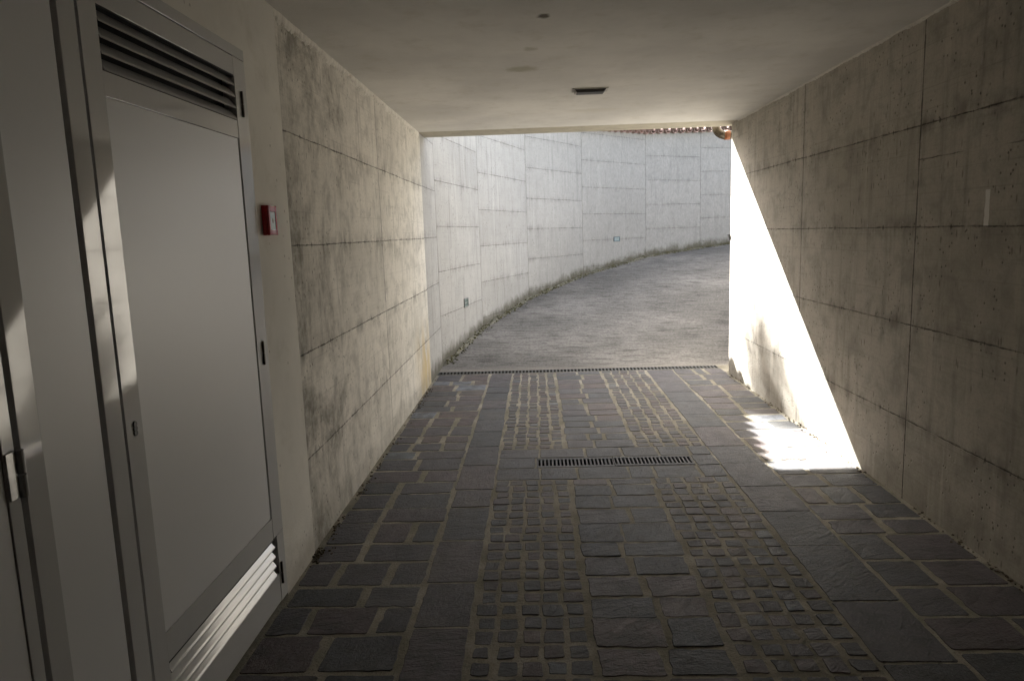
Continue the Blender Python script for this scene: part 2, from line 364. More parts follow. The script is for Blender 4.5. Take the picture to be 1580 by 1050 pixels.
def wall_mesh(path, base, top, thick, side, offs=None, u0=0, cols=1):
    """vertical wall following a plan path; uv in metres, base_h = height above its foot"""
    bm = bmesh.new(); uvl = bm.loops.layers.uv.new('UVMap'); at = bm.verts.layers.float.new('base_h')
    n = len(path); P = [Vector((*p_, 0)) for p_ in path]; nor = []
    for i in range(n):
        d = (P[min(i+1, n-1)]-P[max(i-1, 0)]).normalized(); nor.append(Vector((-d.y, d.x, 0))*side)
    cu = [u0]
    for i in range(1, n): cu.append(cu[-1]+(P[i]-P[i-1]).length)
    Bk = [P[i]+nor[i]*thick for i in range(n)]
    def V(p_, z, h):
        v = bm.verts.new((p_.x, p_.y, z)); v[at] = h; return v
    def F(vs, uvs):
        f = bm.faces.new(vs)
        for l, c in zip(f.loops, uvs): l[uvl].uv = c
        return f
    for i in range(n-1):
        o = offs[i] if offs else 0
        z0, z1, t0, t1 = base[i]-.25, base[i+1]-.25, top[i], top[i+1]
        a = [V(P[i], z0, -.25), V(P[i+1], z1, -.25), V(P[i+1], t1, t1-base[i+1]), V(P[i], t0, t0-base[i])]
        b = [V(Bk[i], z0, 5), V(Bk[i+1], z1, 5), V(Bk[i+1], t1, 5), V(Bk[i], t0, 5)]
        ua, ub = cu[i], cu[i+1]
        F(a, [(ua, z0-o), (ub, z1-o), (ub, t1-o), (ua, t0-o)])
        F(b[::-1], [(ua, t0-o), (ub, t1-o), (ub, z1-o), (ua, z0-o)])
        F([a[3], a[2], b[2], b[3]], [(ua, t0-o), (ub, t1-o), (ub, t1-o+.3), (ua, t0-o+.3)])
        if i == 0: F([a[0], a[3], b[3], b[0]], [(ua, z0-o), (ua, t0-o), (ua-thick, t0-o), (ua-thick, z0-o)])
        if i == n-2: F([a[1], b[1], b[2], a[2]], [(ub, z1-o), (ub+thick, z1-o), (ub+thick, t1-o), (ub, t1-o)])
    bmesh.ops.recalc_face_normals(bm, faces=bm.faces[:])
    return bm

XL, XR, ZC = -1.114, 1.960, 2.491
YB = -6.0           # back of the garage passage
# ------------------------------------------------------------------ setting: paving bed, ramp, terrain
bm = bmesh.new()
vs = [bm.verts.new(c) for c in ((XL-.3, YB, -.0075), (XR+.1, YB, -.0075), (XR+.1, 4.43, -.0075), (-.03, 4.43, -.0075), (-.03, 4.62, -.0075), (.98, 4.62, -.0075), (.98, 4.43, -.0075), (XR+.1, 4.431, -.0075), (XR+.3, 7.575, -.0075), (XL-.3, 7.575, -.0075))]
bm.free()
bm = bmesh.new()
def quad(bm, x0, y0, x1, y1, z):
    return bm.faces.new([bm.verts.new(c) for c in ((x0, y0, z), (x1, y0, z), (x1, y1, z), (x0, y1, z))])
ZM = .0
quad(bm, XL-.1, YB, XR+.1, 4.43, ZM); quad(bm, XL-.1, 4.43, -.03, 4.62, ZM); quad(bm, .98, 4.43, XR+.1, 4.62, ZM); quad(bm, XL-.1, 4.62, XR+.1, 7.58, ZM)
quad(bm, 1.93, 7.58, XR+.3, 7.745, ZM)
tag(link('paving_bed', bm, M['mortar']), kind='structure')

# stones laid in bands
bm = bmesh.new(); tint = bm.verts.layers.float_color.new('tint')
def stone(x0, y0, x1, y1, gap, rag=.006, tone=None, zr=.0012, gy=.62):
    x0 += gap/2; x1 -= gap/2; y0 += gap*gy*random.uniform(.33, .67); y1 -= gap*gy*random.uniform(.33, .67)
    if x1-x0 < .02 or y1-y0 < .02: return
    w_, h_ = x1-x0, y1-y0
    sk = [random.uniform(-rag, rag)*1.3 for _ in range(8)]
    cs = [(x0+sk[0], y0+sk[1]), (x1+sk[2], y0+sk[3]), (x1+sk[4], y1+sk[5]), (x0+sk[6], y1+sk[7])]
    pts = []
    for i in range(4):
        ax, ay = cs[i]; bx, by = cs[(i+1) % 4]; L = math.hypot(bx-ax, by-ay); n = max(2, int(L/.036))
        nx, ny = (by-ay)/L, -(bx-ax)/L
        cr = min(.007, L*.07)
        for k in range(n+1):
            s_ = cr/L + (1-2*cr/L)*k/n
            j = random.gauss(0, rag*.45) if 0 < k < n else 0
            pts.append((ax+(bx-ax)*s_+nx*j, ay+(by-ay)*s_+ny*j))
    cx_, cy_ = (x0+x1)/2, (y0+y1)/2
    dz = random.uniform(-zr, zr); tx = random.uniform(-1, 1)*zr/max(w_, .1); ty = random.uniform(-1, 1)*zr/max(h_, .1)
    t = random.random() if tone is None else tone
    col = (t, random.random(), random.random(), 1)
    def ring(ins, z):
        r_ = []
        for (px, py) in pts:
            L = math.hypot(px-cx_, py-cy_); k = max(0, 1-ins/L)
            v = bm.verts.new((cx_+(px-cx_)*k, cy_+(py-cy_)*k, z+(tx*(px-cx_)+ty*(py-cy_)+dz if z > -.01 else 0))); v[tint] = col; r_.append(v)
        return r_
    A, B, D = ring(0, -.03), ring(.0008, .0002), ring(.003, .0022)
    n = len(pts)
    for a, b in ((A, B), (B, D)):
        for k in range(n): bm.faces.new((a[k], a[(k+1) % n], b[(k+1) % n], b[k]))
    bm.faces.new(D)
def clear(y0, y1, x0, x1):  # stones do not cover the grate
    return not (y1 > 4.43 and y0 < 4.62 and x1 > -.03 and x0 < .98)
def band(x0, x1, pitch, wid, gap, start, end, jit=.25, rag=.006, purple=0, cross=False):
    y = start
    while y < end-.04:
        h = pitch*random.uniform(1-jit, 1+jit); y1 = min(y+h, end)
        if end-y1 < pitch*.4: y1 = end
        xs = [x0]
        n = max(1, round((x1-x0)/(wid*random.uniform(.8, 1.3))))
        if n > 1:
            cut = [x0+(x1-x0)*(k+1)/n+random.uniform(-.23, .23)*(x1-x0)/n for k in range(n-1)]
            xs += cut
        xs.append(x1)
        for a, b in zip(xs, xs[1:]):
            tn = min(1, max(0, random.gauss(.36+purple*(.3 if y > 5.4 else .1), .27)))
            stone(a, y, b, y1, gap*random.uniform(.6, 1.3), rag, tn)
        y = y1
def cobbles(x0, x1, start, end):
    n = 5; rows = max(1, round((end-start)/.098)); p_ = (end-start)/rows; c = (x1-x0)/n
    for i in range(rows):
        y = start+i*p_; sh = random.uniform(-.007, .007)
        for k in range(n):
            a = x0+k*c+(sh if k else 0)+random.uniform(-.008, .008); b = x0+(k+1)*c+(sh if k < n-1 else 0)+random.uniform(-.006, .006)
            tn = min(.97, max(0, random.gauss(.45, .24)))
            stone(a, y+random.uniform(-.004, .004), b, y+p_+random.uniform(-.004, .004), random.uniform(.014, .025), .004, tn, .0015, 1.0)
B_ = [XL+.015, -.52, -.29, .17, .66, 1.14, 1.42, XR-.015]
E0 = 7.565
band(B_[0], B_[1],   .225, .26, .034, YB, E0, .22, .0055, 1)
band(B_[1], B_[2], .40, .3, .014, YB, 4.05, .22, .004); band(B_[1], B_[2], .36, .3, .010, 4.05, E0, .25, .004)
cobbles(B_[2]+.01, B_[3]-.008, YB, 4.2); cobbles(B_[2]+.01, B_[3]-.008, 4.83, E0)
band(B_[3], B_[4], .195, .235, .027, YB, 4.2, .22, .006); band(B_[3], B_[4], .19, .235, .024, 4.83, E0, .25, .0045)
cobbles(B_[4]+.008, B_[5]-.01, YB, 4.2); cobbles(B_[4]+.008, B_[5]-.01, 4.83, E0)
band(B_[5], B_[6], .46, .3, .012, YB, E0, .22, .004)
band(B_[6], B_[7], .235, .255, .034, YB, E0, .22, .0055)
# big stones round the small channel grate
for ya, yb in ((4.2, 4.42), (4.63, 4.83)):
    xs = [B_[2], -.02, .26, .5, .74, .97, B_[5]]
    xs = [xs[0]]+[x+random.uniform(-.05, .05) for x in xs[1:-1]]+[xs[-1]]
    for a, b in zip(xs, xs[1:]): stone(a, ya, b, yb, .014, .004, random.uniform(.1, .4))
stone(B_[2], 4.42, -.04, 4.63, .012, .004, .3); stone(.99, 4.42, B_[5], 4.63, .012, .004, .25)
tag(link('stone_paving', bm, M['stone']), kind='structure')

# ramp
def resample(path, vals, n):
    cu = [0]
    for a, b in zip(path, path[1:]): cu.append(cu[-1]+math.dist(a, b))
    out = []
    for k in range(n+1):
        s_ = cu[-1]*k/n; i = max(j for j in range(len(cu)-1) if cu[j] <= s_+1e-9); f = (s_-cu[i])/(cu[i+1]-cu[i])
        out.append((path[i][0]*(1-f)+path[i+1][0]*f, path[i][1]*(1-f)+path[i+1][1]*f, vals[i]*(1-f)+vals[i+1]*f))
    return out
bm = bmesh.new(); uvl = bm.loops.layers.uv.new('UVMap')
NR = 60
oc = resample([(-1.16, 7.745)]+[(x-.05, y+.05) for x, y in OUT[1:]], [-.003]+[b for b in OBASE[1:]], NR)
ic = resample([(2.3, 7.745)]+[(x+.05, y) for x, y in INN[1:]], [-.003]+[b for b in OBASE[1:]], NR)
NC = 14; grid = []
for i in range(NR+1):
    a, b = oc[i], ic[i]
    grid.append([bm.verts.new((a[0]+(b[0]-a[0])*k/NC, a[1]+(b[1]-a[1])*k/NC, a[2]+(b[2]-a[2])*k/NC)) for k in range(NC+1)])
for i in range(NR):
    for k in range(NC):
        f = bm.faces.new((grid[i][k], grid[i][k+1], grid[i+1][k+1], grid[i+1][k]))
        for l, (ii, kk) in zip(f.loops, ((i, k), (i, k+1), (i+1, k+1), (i+1, k))): l[uvl].uv = (cum[-1]*ii/NR, 3*kk/NC)
tag(link('driveway_ramp', bm, M['ramp'], smooth=True), kind='structure')

# garden ground behind the retaining walls and above the passage
bm = bmesh.new(); ZT = 3.05
def ngon(pts, z):
    f = bm.faces.new([bm.verts.new((x, y, z)) for x, y in pts]); bmesh.ops.triangulate(bm, faces=[f])
outb = [(x-.2, y+.2) for x, y in OUT]
ngon([(-300, 7.3)]+[(-1.3, 7.3)]+outb[1:]+[(12, 18), (300, 18), (300, 400), (-300, 400)], ZT)
ngon([(x+.15, y-.15) for x, y in INN]+[(12, 13), (300, 13), (300, 7.33), (2.3, 7.33)], ZT)
ngon([(-300, -300), (300, -300), (300, 7.25), (-300, 7.25)], ZT+.02)
tag(link('garden_terrain', bm, M['soil']), kind='structure')

# ------------------------------------------------------------------ walls
def struct_wall(name, bm, mat, label, cat='wall'):
    return tag(link(name, bm, mat), label, cat)
lw = thing('concrete_wall', (XL, 5.2, 0), 'mould stained board marked concrete wall right of the red alarm box', 'wall')
link('wall_face', wall_mesh([(XL, 3.213), (XL, 5.2), (XL, 7.187)], [0]*3, [3.4]*3, .3, 1, u0=3.213), M['left'], lw)
rw = thing('concrete_wall', (XR, 1, 0), 'long concrete wall crossed by a bright triangle of sunlight', 'wall')
link('wall_face', wall_mesh([(XR, 7.33), (XR, 3.7), (XR, 0), (XR, YB)], [0]*4, [ZC+.3]*4, .24, 1, u0=0), M['right'], rw)
# the uv of that wall runs along world y
me = rw.children[0].data
for poly in me.polygons:
    for li in poly.loop_indices:
        vco = me.vertices[me.loops[li].vertex_index].co; me.uv_layers[0].data[li].uv = (vco.y+(vco.x-XR)*.5, vco.z)
cw = thing('retaining_wall', (OUT[3][0], OUT[3][1], 0), 'pale curving concrete retaining wall topped with clay tiles beyond the exit', 'wall')
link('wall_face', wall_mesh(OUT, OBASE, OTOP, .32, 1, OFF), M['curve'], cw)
iw = thing('retaining_wall', (INN[2][0], INN[2][1], 0), 'inner concrete wall of the ramp hidden behind the sunlit wall end', 'wall')
link('wall_face', wall_mesh(INN, OBASE, [3.1, 3.1, 3.1, 3.1, 3.1, 3.15, 3.2, 3.3, 3.4, 3.5], .3, -1, [0]*9), M['inner'], iw)

# clay tile coping on the curving wall
bm = bmesh.new()
tp = resample(OUT, OTOP, 2000); total = cum[-1]; s_ = .05
while s_ < total-.1:
    i = int(s_/total*2000); p0 = Vector(tp[i]); p1 = Vector(tp[min(i+4, 2000)]); p1 = p1 if p1 != p0 else Vector(tp[i-4])
    d = (p1-p0).normalized(); n_ = Vector((-d.y, d.x, 0)).normalized()
    def barrel(cen, r0_, r1_, up_, z0, z1, ln0, ln1, th=.014, seg=9):
        rings = []
        for (ln, rr, zz) in ((ln0, r0_, z0), (ln1, r1_, z1)):
            for rad in (rr, rr-th):
                rings.append([bm.verts.new(cen+n_*ln+d*(rad*math.cos(math.pi*k/seg))+Vector((0, 0, zz+up_*rad*math.sin(math.pi*k/seg)*1.1))) for k in range(seg+1)])
        o0, i0, o1, i1 = rings
        for k in range(seg):
            bm.faces.new((o0[k], o0[k+1], o1[k+1], o1[k])); bm.faces.new((i0[k], i1[k], i1[k+1], i0[k+1]))
            bm.faces.new((o0[k], i0[k], i0[k+1], o0[k+1])); bm.faces.new((o1[k], o1[k+1], i1[k+1], i1[k]))
        bm.faces.new((o0[0], o1[0], i1[0], i0[0])); bm.faces.new((o0[seg], i0[seg], i1[seg], o1[seg]))
    j = random.uniform(-.008, .008)
    barrel(p0, .085, .075, 1, .045+j, .10+j, -.12+j*2, .4)
    barrel(p0+d*.1, .08, .09, -1, .075, .125, -.085, .4)
    s_ += .2
link('tile_coping', bm, M['tile'], cw)
# mortar bed under the tiles
bm = wall_mesh([(x+.0, y) for x, y in OUT], [t-.0+.25 for t in OTOP], [t+.045 for t in OTOP], .32, 1)
for v in bm.verts: v.co.z = max(v.co.z, 3.2)
link('tile_bedding', bm, M['skirt'], cw)
# crumbling mortar fillet along the foot of the curving wall
bm = bmesh.new(); fp = resample(OUT[1:], OBASE[1:], 170); prev = None
for i, q in enumerate(fp):
    a, b = Vector(fp[max(i-1, 0)]), Vector(fp[min(i+1, 170)]); d = (b-a).normalized(); n_ = Vector((d.y, -d.x, 0)).normalized()
    k = min(1, i/12)
    w1 = .03+.03*(.5+.5*math.sin(i*.9)*math.sin(i*.37+1)); h1 = .012+.018*(.5+.5*math.sin(i*.7+2)*math.sin(i*.29))*k+random.random()*.008
    pz = Vector(q)
    ring = [bm.verts.new(pz-n_*.02+Vector((0, 0, h1*1.2))), bm.verts.new(pz+n_*.012+Vector((0, 0, h1))), bm.verts.new(pz+n_*w1*.55+Vector((0, 0, h1*.55))), bm.verts.new(pz+n_*w1+Vector((0, 0, -.015)))]
    if prev:
        for k2 in range(3): bm.faces.new((prev[k2], prev[k2+1], ring[k2+1], ring[k2]))
    prev = ring
link('mortar_fillet', bm, M['skirt'], cw, smooth=True)
# moss, grit and leaf litter gathered along the foot
def litter(name, mat, n, zmul, seed, smin, smax, spread):
    random.seed(seed); bm = bmesh.new(); fp = resample(OUT[1:8], OBASE[1:8], 400)
    for _ in range(n):
        i = int(min(399, 400*(random.random()**.8))); a, b = Vector(fp[i]), Vector(fp[i+1]); d = (b-a).normalized(); n_ = Vector((d.y, -d.x, 0))
        if random.random() < .4 and math.sin(i*.13)+math.sin(i*.37) < 0: continue
        off_ = abs(random.gauss(0, spread))+.01
        s_ = random.uniform(smin, smax)
        m4 = Matrix.Translation(a+n_*off_+Vector((0, 0, max(0, .06-off_*.6)*random.random()+s_*.2))) @ Matrix.Rotation(random.random()*6, 4, 'Z') @ Matrix.Diagonal((s_, s_*random.uniform(.6, 1), s_*zmul, 1))
        r_ = bmesh.ops.create_icosphere(bm, subdivisions=1, radius=1, matrix=m4)
        for v in r_['verts']: v.co += Vector((random.uniform(-1, 1), random.uniform(-1, 1), random.uniform(-1, 1)))*s_*.35
    tag(link(name, bm, mat), kind='stuff'); 
    return bpy.context.scene.objects[name]
tag(litter('moss', M['moss'], 1300, .5, 3, .006, .018, .035), 'dark moss clumps along the foot of the curving wall', 'moss')
tag(litter('loose_grit', M['grit'], 250, .5, 5, .003, .008, .06), 'pale grit and debris along the foot of the curving wall', 'grit')
random.seed(21)

# plaster wall with the doors, and the back of the passage
PX = XL+.012
pw = thing('plaster_wall', (PX, 3, 0), 'smooth cream plaster wall strip carrying the red alarm box', 'wall')
bm = boxes(((XL-.3, 2.832, -.1), (PX, 3.212, ZC)), ((XL-.3, .40, 2.222), (PX, 2.832, ZC)), ((XL-.3, YB, -.1), (PX, .40, ZC)))
link('wall_face', bm, M['plaster'], pw)
bm = boxes(((XL-.42, .3, -.1), (XL-.32, 2.9, ZC)))
link('backing_panel', bm, M['void'], pw)
bw = thing('back_wall', (0, YB, 0), 'plain plaster wall closing the passage behind the viewpoint', 'wall')
link('wall_face', boxes(((XL-.3, YB-.3, -.1), (XR+.3, YB, ZC))), M['plaster'], bw)

# ceiling slab
cs = thing('ceiling_slab', (.4, 4, ZC), 'white painted concrete ceiling over the passage with a few stains', 'ceiling')
bm = bmesh.new(); box(bm, (XL-.3, YB-.3, ZC), (XR+.3, 7.085, ZC+.3))
link('painted_soffit', bm, M['ceiling'], cs)
link('edge_strip', boxes(((XL+.002, 7.087, ZC+.004), (XR+.3, 7.52, ZC+.3)), bev=.006), M['soffit'], cs)
def seam(xw, sgn, y0, y1, amp, seed):
    random.seed(seed); bm = bmesh.new(); prev = None; y = y0; d = .02
    while y < y1:
        d = d*.8+.2*amp*max(.12, .55+.5*math.sin(y*5.1+seed)*math.sin(y*13.7)+random.gauss(0, .55))
        dd = d*random.uniform(.85, 1.15)
        t = .006+random.random()*.006
        ring = [bm.verts.new((xw-sgn*.004, y, ZC+.002)), bm.verts.new((xw+sgn*(t+.006), y, ZC-.001)), bm.verts.new((xw+sgn*t, y, ZC-dd*.6)), bm.verts.new((xw-sgn*.004, y, ZC-dd))]
        if prev:
            for k in range(3): bm.faces.new((prev[k], prev[k+1], ring[k+1], ring[k]))
        prev = ring; y += .012
    bmesh.ops.recalc_face_normals(bm, faces=bm.faces[:]); return bm
link('plaster_seam', seam(XL, 1, 3.215, 7.08, .055, 4), M['seam'], cs)
link('plaster_seam', seam(XR, -1, 0, 7.08, .018, 6), M['seam'], cs)
random.seed(31)

# ------------------------------------------------------------------ grey metal doors
def louvre(z0, z1, y0, y1, x, parent):
    fr = link('louvre_frame', boxes(((x-.045, y0, z1-.004), (x-.001, y1, z1+.002)), ((x-.045, y0, z0-.002), (x-.001, y1, z0+.003)), ((x-.06, y0-.002, z0), (x-.045, y1+.002, z1))), M['void'], parent)
    bm = bmesh.new(); n = 4; p_ = (z1-z0)/n
    for k in range(n):
        zt = z1-k*p_-.004; zb = zt-p_+.006
        prof = [(x-.024, zt), (x-.0135, zt-.011), (x-.003, zb+.010), (x+.001, zb+.004), (x+.002, zb), (x-.002, zb-.001), (x-.004, zb+.006), (x-.027, zt-.002)]
        prism(bm, prof, y0+.006, y1-.006)
    link('louvre_slats', bm, M['slat'], parent)
def hinge(y, z, x, parent, r=.0045, ln=.095):
    bm = bmesh.new(); cyl(bm, (x+.004, y, z-ln/2), (x+.004, y, z-.002), r); cyl(bm, (x+.004, y, z+.002), (x+.004, y, z+ln/2), r); cyl(bm, (x+.004, y, z-.002), (x+.004, y, z+.002), r*.7)
    link('hinge', bm, M['hinge'], parent)
DX = PX+.0015        # door face
T = .045
d1 = thing('metal_door', (DX, 2.3, 0), 'grey metal door with slatted vents at top and bottom beside the plaster wall', 'door')
# frame: hinge jamb, header, mullion
bm = boxes(((DX-T, 1.715, 2.182), (DX, 2.831, 2.221)), bev=.001)
link('door_frame', bm, M['gloss'], d1)
link('mullion', boxes(((DX-T, 1.722, 0), (DX+.001, 1.792, 2.184)), bev=.002), M['gloss'], d1)
link('gap_fill', boxes(((DX-T, 1.7925, 0), (DX-.02, 1.8065, 2.18)), ((DX-T, 2.7165, .388), (DX-.016, 2.7265, 1.882))), M['gap'], d1)
y0, y1 = 1.807, 2.758
leaf = link('door_leaf', boxes(((DX-T, 1.8855, .388), (DX-.003, 2.716, 1.882))), M['satin'], d1)
link('edge_stile', boxes(((DX-T, y0, .015), (DX-.001, 1.8845, 2.178)), ((DX-T, 2.7275, .3), (DX-.0005, 2.831, 2.1795)), ((DX-T, y1+.002, .012), (DX-.0005, 2.831, .2985)), bev=.0008), M['gloss'], d1)
link('rail', boxes(((DX-T, 1.8855, 2.112), (DX-.001, 2.7255, 2.178)), ((DX-T, 1.8855, 1.884), (DX-.0015, 2.7255, 1.948)), ((DX-T, 1.8855, .297), (DX-.0015, 2.7255, .386)), ((DX-T, 1.8855, .015), (DX-.0015, y1, .134)), bev=.001), M['gloss'], d1)
louvre(1.949, 2.111, 1.886, 2.725, DX-.001, d1)
louvre(.135, .296, 1.886, 2.735, DX-.001, d1)
for hz in (2.015, 1.06, .13): hinge(2.776, hz, DX, d1)
bm = bmesh.new()
cyl(bm, (DX-.002, 1.846, 1.009), (DX+.003, 1.846, 1.009), .009, .008, 16); cyl(bm, (DX-.002, 1.846, .997), (DX+.0028, 1.846, .997), .009, .008, 16); cyl(bm, (DX-.002, 1.846, 1.021), (DX+.0028, 1.846, 1.021), .009, .008, 16)
lk = link('keyhole', bm, M['black'], d1)
# fixed panel left of the mullion
d2 = thing('metal_panel', (DX, 1.56, 0), 'narrow plain grey metal panel left of the vented door', 'panel')
link('panel_sheet', boxes(((DX-T, 1.4905, .012), (DX-.002, 1.703, 2.22)), bev=.0015), M['satin'], d2)
link('edge_stile', boxes(((DX-T, 1.424, .012), (DX, 1.4895, 2.22)), bev=.0015), M['gloss'], d2)
link('gap_fill', boxes(((DX-T, 1.704, 0), (DX-.022, 1.7215, 2.18)), ((DX-T, 1.41, 0), (DX-.022, 1.423, 2.18))), M['gap'], d2)
# next door at the edge of view
d3 = thing('metal_door', (DX, .9, 0), 'grey metal door at the left picture edge with a shiny hinge block', 'door')
link('door_leaf', boxes(((DX-T, .50, .012), (DX-.002, 1.368, 2.18)), bev=.0015), M['satin'], d3)
link('edge_stile', boxes(((DX-T, 1.370, .012), (DX+.001, 1.4045, 2.22)), ((DX-T, .41, .012), (DX+.001, .498, 2.22)), ((DX-T, .5, 2.182), (DX+.001, 1.368, 2.22)), bev=.0015), M['gloss'], d3)
bm = bmesh.new(); cyl(bm, (DX+.008, 1.408, .985), (DX+.008, 1.408, 1.032), .009); cyl(bm, (DX+.008, 1.408, 1.036), (DX+.008, 1.408, 1.085), .009)
box(bm, (DX+.001, 1.372, .985), (DX+.006, 1.400, 1.085), .001)
link('hinge', bm, M['steel'], d3)

# ------------------------------------------------------------------ red alarm box
fa = thing('alarm_box', (PX, 2.931, 1.58), 'small red fire alarm call point with a pale window on the plaster wall', 'alarm box')
bm = bmesh.new(); X0, X1 = PX, PX+.031
box(bm, (X0, 2.885, 1.523), (X0+.017, 2.977, 1.643), .004)
link('back_box', bm, M['red'], fa)
bm = boxes(((X0+.0175, 2.885, 1.523), (X1, 2.903, 1.643)), ((X0+.0175, 2.959, 1.523), (X1, 2.977, 1.643)), ((X0+.0175, 2.9035, 1.523), (X1, 2.9585, 1.546)), ((X0+.0175, 2.9035, 1.617), (X1, 2.9585, 1.643)), bev=.003)
link('front_frame', bm, M['red'], fa)
gp = link('window_plate', boxes(((X0+.0175, 2.904, 1.5465), (X0+.0285, 2.958, 1.6165)), bev=.001), M['callglass'], fa)
bm = bmesh.new(); cyl(bm, (X0+.0285, 2.931, 1.582), (X0+.029, 2.931, 1.582), .010, .010, 20)
link('press_mark', bm, M['hinge'], gp)
gp.children[0].parent = gp

# ------------------------------------------------------------------ ceiling lamp
cl = thing('ceiling_lamp', (.41, 5.3, ZC), 'flat dark rectangular lamp fixed under the white ceiling', 'lamp')
bm = bmesh.new()
def frust(bm, x0, x1, y0, y1, z0, ins, z1):
    a = [bm.verts.new(c) for c in ((x0, y0, z0), (x1, y0, z0), (x1, y1, z0), (x0, y1, z0))]
    b = [bm.verts.new(c) for c in ((x0+ins, y0+.012, z1), (x1-ins, y0+.012, z1), (x1-ins, y1-.012, z1), (x0+ins, y1-.012, z1))]
    for k in range(4): bm.faces.new((a[k], a[(k+1) % 4], b[(k+1) % 4], b[k]))
    bm.faces.new(a); bm.faces.new(b); bmesh.ops.recalc_face_normals(bm, faces=bm.faces[:])
frust(bm, .30, .53, 5.245, 5.365, ZC-.001, .022, ZC-.026); link('lamp_cover', bm, M['lampdark'], cl)
bm = boxes(((.288, 5.235, ZC-.006), (.5405, 5.375, ZC-.0005)), bev=.001)
link('base_plate', bm, M['lampend'], cl)
bm = bmesh.new(); frust(bm, .302, .322, 5.255, 5.355, ZC-.010, .004, ZC-.0245); link('end_cap', bm, M['lampend'], cl)

# ------------------------------------------------------------------ drains
def grate(x0, x1, y0, y1, n, label, mat, slotfrac=.55, margin=.028, group=None, z=.0015):
    t = thing('drain_grate', ((x0+x1)/2, (y0+y1)/2, 0), label, 'drain', group)
    bm = bmesh.new(); h0 = -.02
    box(bm, (x0, y0, h0), (x1, y0+margin, z)); box(bm, (x0, y1-margin, h0), (x1, y1, z))
    p_ = (x1-x0)/n; bw_ = p_*(1-slotfrac)
    for k in range(n+1):
        c = x0+k*p_; a, b = max(x0, c-bw_/2), min(x1, c+bw_/2)
        box(bm, (a, y0+margin+.0003, h0), (b, y1-margin-.0003, z-.0006))
    link('bars', bm, mat, t)
    return t
ch = thing('drain_channel', (.475, 4.525, -.1), 'narrow metal channel edge around the two floor grates', 'drain')
link('channel_edge', boxes(((-.034, 4.428, -.02), (.984, 4.434, .002)), ((-.034, 4.616, -.02), (.984, 4.622, .002)), ((-.034, 4.4345, -.02), (-.028, 4.6155, .002)), ((.978, 4.4345, -.02), (.984, 4.6155, .002))), M['cast'], ch)
link('channel_trough', boxes(((-.034, 4.43, -.14), (.984, 4.62, -.13)), ((-.04, 4.42, -.14), (-.034, 4.63, -.022)), ((.984, 4.42, -.14), (.99, 4.63, -.022)), ((-.034, 4.42, -.14), (.984, 4.43, -.022)), ((-.034, 4.62, -.14), (.984, 4.63, -.022))), M['void'], ch)
grate(-.0265, .470, 4.436, 4.614, 20, 'left half of the slotted metal grate in the stone paving', M['cast'])
g2 = grate(.4745, .9765, 4.436, 4.614, 20, 'right half of the slotted metal grate in the stone paving', M['cast'], z=.004)
ch2 = thing('drain_channel', (.44, 7.66, -.1), 'dark channel under the long grate at the foot of the ramp', 'drain')
link('channel_trough', boxes(((-1.1, 7.58, -.16), (1.93, 7.745, -.15)), ((-1.1, 7.566, -.16), (1.93, 7.58, -.006)), ((-1.1, 7.745, -.16), (1.93, 7.757, -.006)), ((-1.107, 7.566, -.16), (-1.1, 7.757, -.006)), ((1.93, 7.566, -.16), (1.937, 7.757, -.006))), M['void'], ch2)
grate(-1.098, 1.928, 7.582, 7.743, 80, 'long dark grate across the foot of the ramp', M['castdark'], .6, .022)

# ------------------------------------------------------------------ drain pipe elbow at the slab edge
pe = thing('downpipe', (1.87, 7.6, 2.45), 'brown copper pipe elbow under the right end of the ceiling edge', 'pipe')
bm = bmesh.new(); pts = [(1.868, 7.60, 2.60), (1.868, 7.60, 2.52)]
for k in range(1, 9):
    a = math.pi/2*k/8; pts.append((1.868+.10*(1-math.cos(a)), 7.60, 2.52-.10*math.sin(a)))
pts += [(2.0, 7.60, 2.418), (2.22, 7.6, 2.414)]
tube(bm, pts, .043); link('elbow', bm, M['pipe'], pe, smooth=True)
bm = bmesh.new(); tube(bm, [(1.955, 7.60, 2.4195), (2.01, 7.60, 2.4175)], .047); link('collar', bm, M['rustpipe'], pe, smooth=True)
# ------------------------------------------------------------------ sensor on the wall end
se = thing('wall_sensor', (1.955, 7.335, 1.39), 'tiny black sensor on the sunlit end of the right wall', 'sensor')
bm = bmesh.new(); prism(bm, [(1.935, 1.418), (1.975, 1.418), (1.975, 1.345), (1.955, 1.352)], 7.332, 7.375); link('housing', bm, M['black'], se)
bm = bmesh.new(); cyl(bm, (1.948, 7.353, 1.392), (1.9425, 7.353, 1.390), .006); link('lens', bm, M['hinge'], se)

# ------------------------------------------------------------------ recessed wall lights
def wall_light(i, f, z, w_, h_, label, glass, frame='wl_frame'):
    a, b = Vector((*OUT[i], 0)), Vector((*OUT[i+1], 0)); c = a.lerp(b, f); d = (b-a).normalized(); n_ = Vector((d.y, -d.x, 0))
    t = thing('wall_light', (c.x, c.y, z), label, 'wall light', 'recessed lights in the curving wall')
    mt = Matrix(((d.x, n_.x, 0, c.x), (d.y, n_.y, 0, c.y), (0, 0, 1, z), (0, 0, 0, 1)))
    def bb(name, m, *bs):
        bm = boxes(*bs); bmesh.ops.transform(bm, matrix=mt, verts=bm.verts[:]); link(name, bm, m, t)
    e = .014; W, H = w_/2, h_/2
    bb('frame', M[frame], ((-W, -.01, H-e), (W, .012, H)), ((-W, -.01, -H), (W, .012, -H+e)), ((-W, -.01, -H+e+.0003), (-W+e, .012, H-e-.0003)), ((W-e, -.01, -H+e+.0003), (W, .012, H-e-.0003)))
    bb('glass', glass, ((-W+e, -.01, -H+e), (W-e, .004, H-e)))
    bb('louvre_bar', M['wl_frame'], ((-W+e, .0042, -.004), (W-e, .009, .004)))
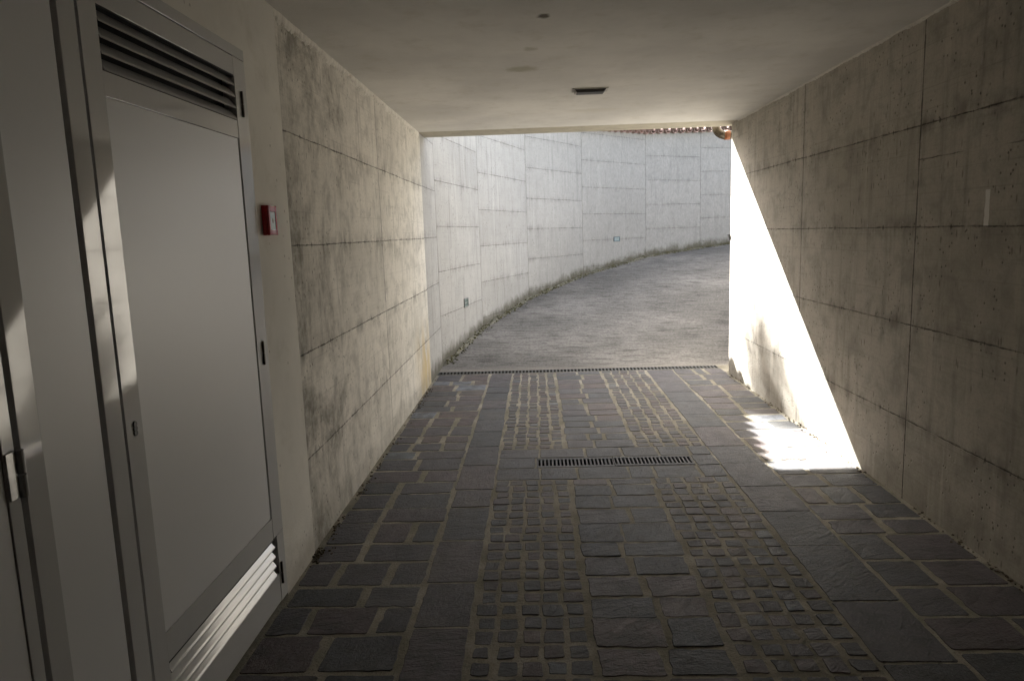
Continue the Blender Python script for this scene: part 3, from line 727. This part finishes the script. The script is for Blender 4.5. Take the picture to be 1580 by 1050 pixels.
wall_light(1, .56, .625, .2, .115, 'green glass wall light low on the curving wall nearest the drain grate', M['wl_glass'])
wall_light(4, .51, 1.31, .2, .095, 'blue tinted wall light farther up the curving wall', M['wl_blue'], 'wl_dark')

# ------------------------------------------------------------------ tree beyond the wall (throws the soft shade on the wall foot)
TX, TY, TH = -7.2, 23.6, 10.9
tr = thing('garden_tree', (TX, TY, ZT), 'tall slender dark tree growing in the garden above the curving wall', 'tree')
random.seed(12); bm = bmesh.new()
tube(bm, [(TX, TY, ZT-.1), (TX+.05, TY, ZT+4), (TX+.1, TY-.1, ZT+8), (TX+.15, TY-.1, ZT+TH-.3)], [.2, .16, .1, .02], 8)
limbs = []
for k in range(24):
    z = ZT+1.6+k*.33; a = k*2.4; r_ = 1.7*(1-k/30); tip = Vector((TX+.08+r_*math.cos(a), TY+r_*math.sin(a), z+1.0)); limbs.append((Vector((TX+.08, TY, z)), tip))
    cyl(bm, limbs[-1][0], tip, .04, .012, 6)
link('trunk', bm, M['bark'], tr)
bm = bmesh.new()
limbs += [(Vector((TX+.1, TY, ZT+9)), Vector((TX+.15, TY-.1, ZT+TH)))]*3
for k in range(5200):
    a, b = random.choice(limbs); f = random.random()**.6
    c = a.lerp(b, .25+.75*f)+Vector((random.gauss(0, .2), random.gauss(0, .2), random.gauss(0, .16))); s_ = random.uniform(.06, .13)
    q = Vector((random.gauss(0, 1), random.gauss(0, 1), random.gauss(0, 1))).to_track_quat('Z', 'Y')
    bm.faces.new([bm.verts.new(c+q @ Vector(p_)) for p_ in ((-s_*.5, 0, 0), (0, -s_, 0), (s_*.5, 0, 0), (0, s_, 0))])
link('crown', bm, M['leaf'], tr)

# dirt and bits of dry leaf collected where the walls meet the paving
random.seed(77); bm = bmesh.new()
for k in range(620):
    side = random.random() < .55
    y = 2.84+random.random()*4.5 if side else 2.4+random.random()*4.9
    if math.sin(y*3.1+(1 if side else 4))+math.sin(y*7.7) < -.3 and random.random() < .8: continue
    if random.random() < .12: y = 3.2+random.gauss(0, .04); side = True
    d = abs(random.gauss(0, .022))+.004; x = XL+.012+d if side else XR-d; s_ = random.uniform(.003, .009)
    m4 = Matrix.Translation((x, y, .002+s_*.35+max(0, .012-d)*random.random())) @ Matrix.Rotation(random.random()*6, 4, 'Z') @ Matrix.Diagonal((s_, s_*random.uniform(.5, 1), s_*.5, 1))
    r_ = bmesh.ops.create_icosphere(bm, subdivisions=1, radius=1, matrix=m4)
    for v in r_['verts']: v.co += Vector((random.uniform(-1, 1), random.uniform(-1, 1), random.uniform(-1, 1)))*s_*.35
M['dirt'] = leafy('dry_dirt', (.05, .04, .025), (.14, .11, .07), 20)
tag(link('dirt_litter', bm, M['dirt']), 'brown dirt and leaf bits along the foot of the passage walls', 'dirt', kind='stuff')
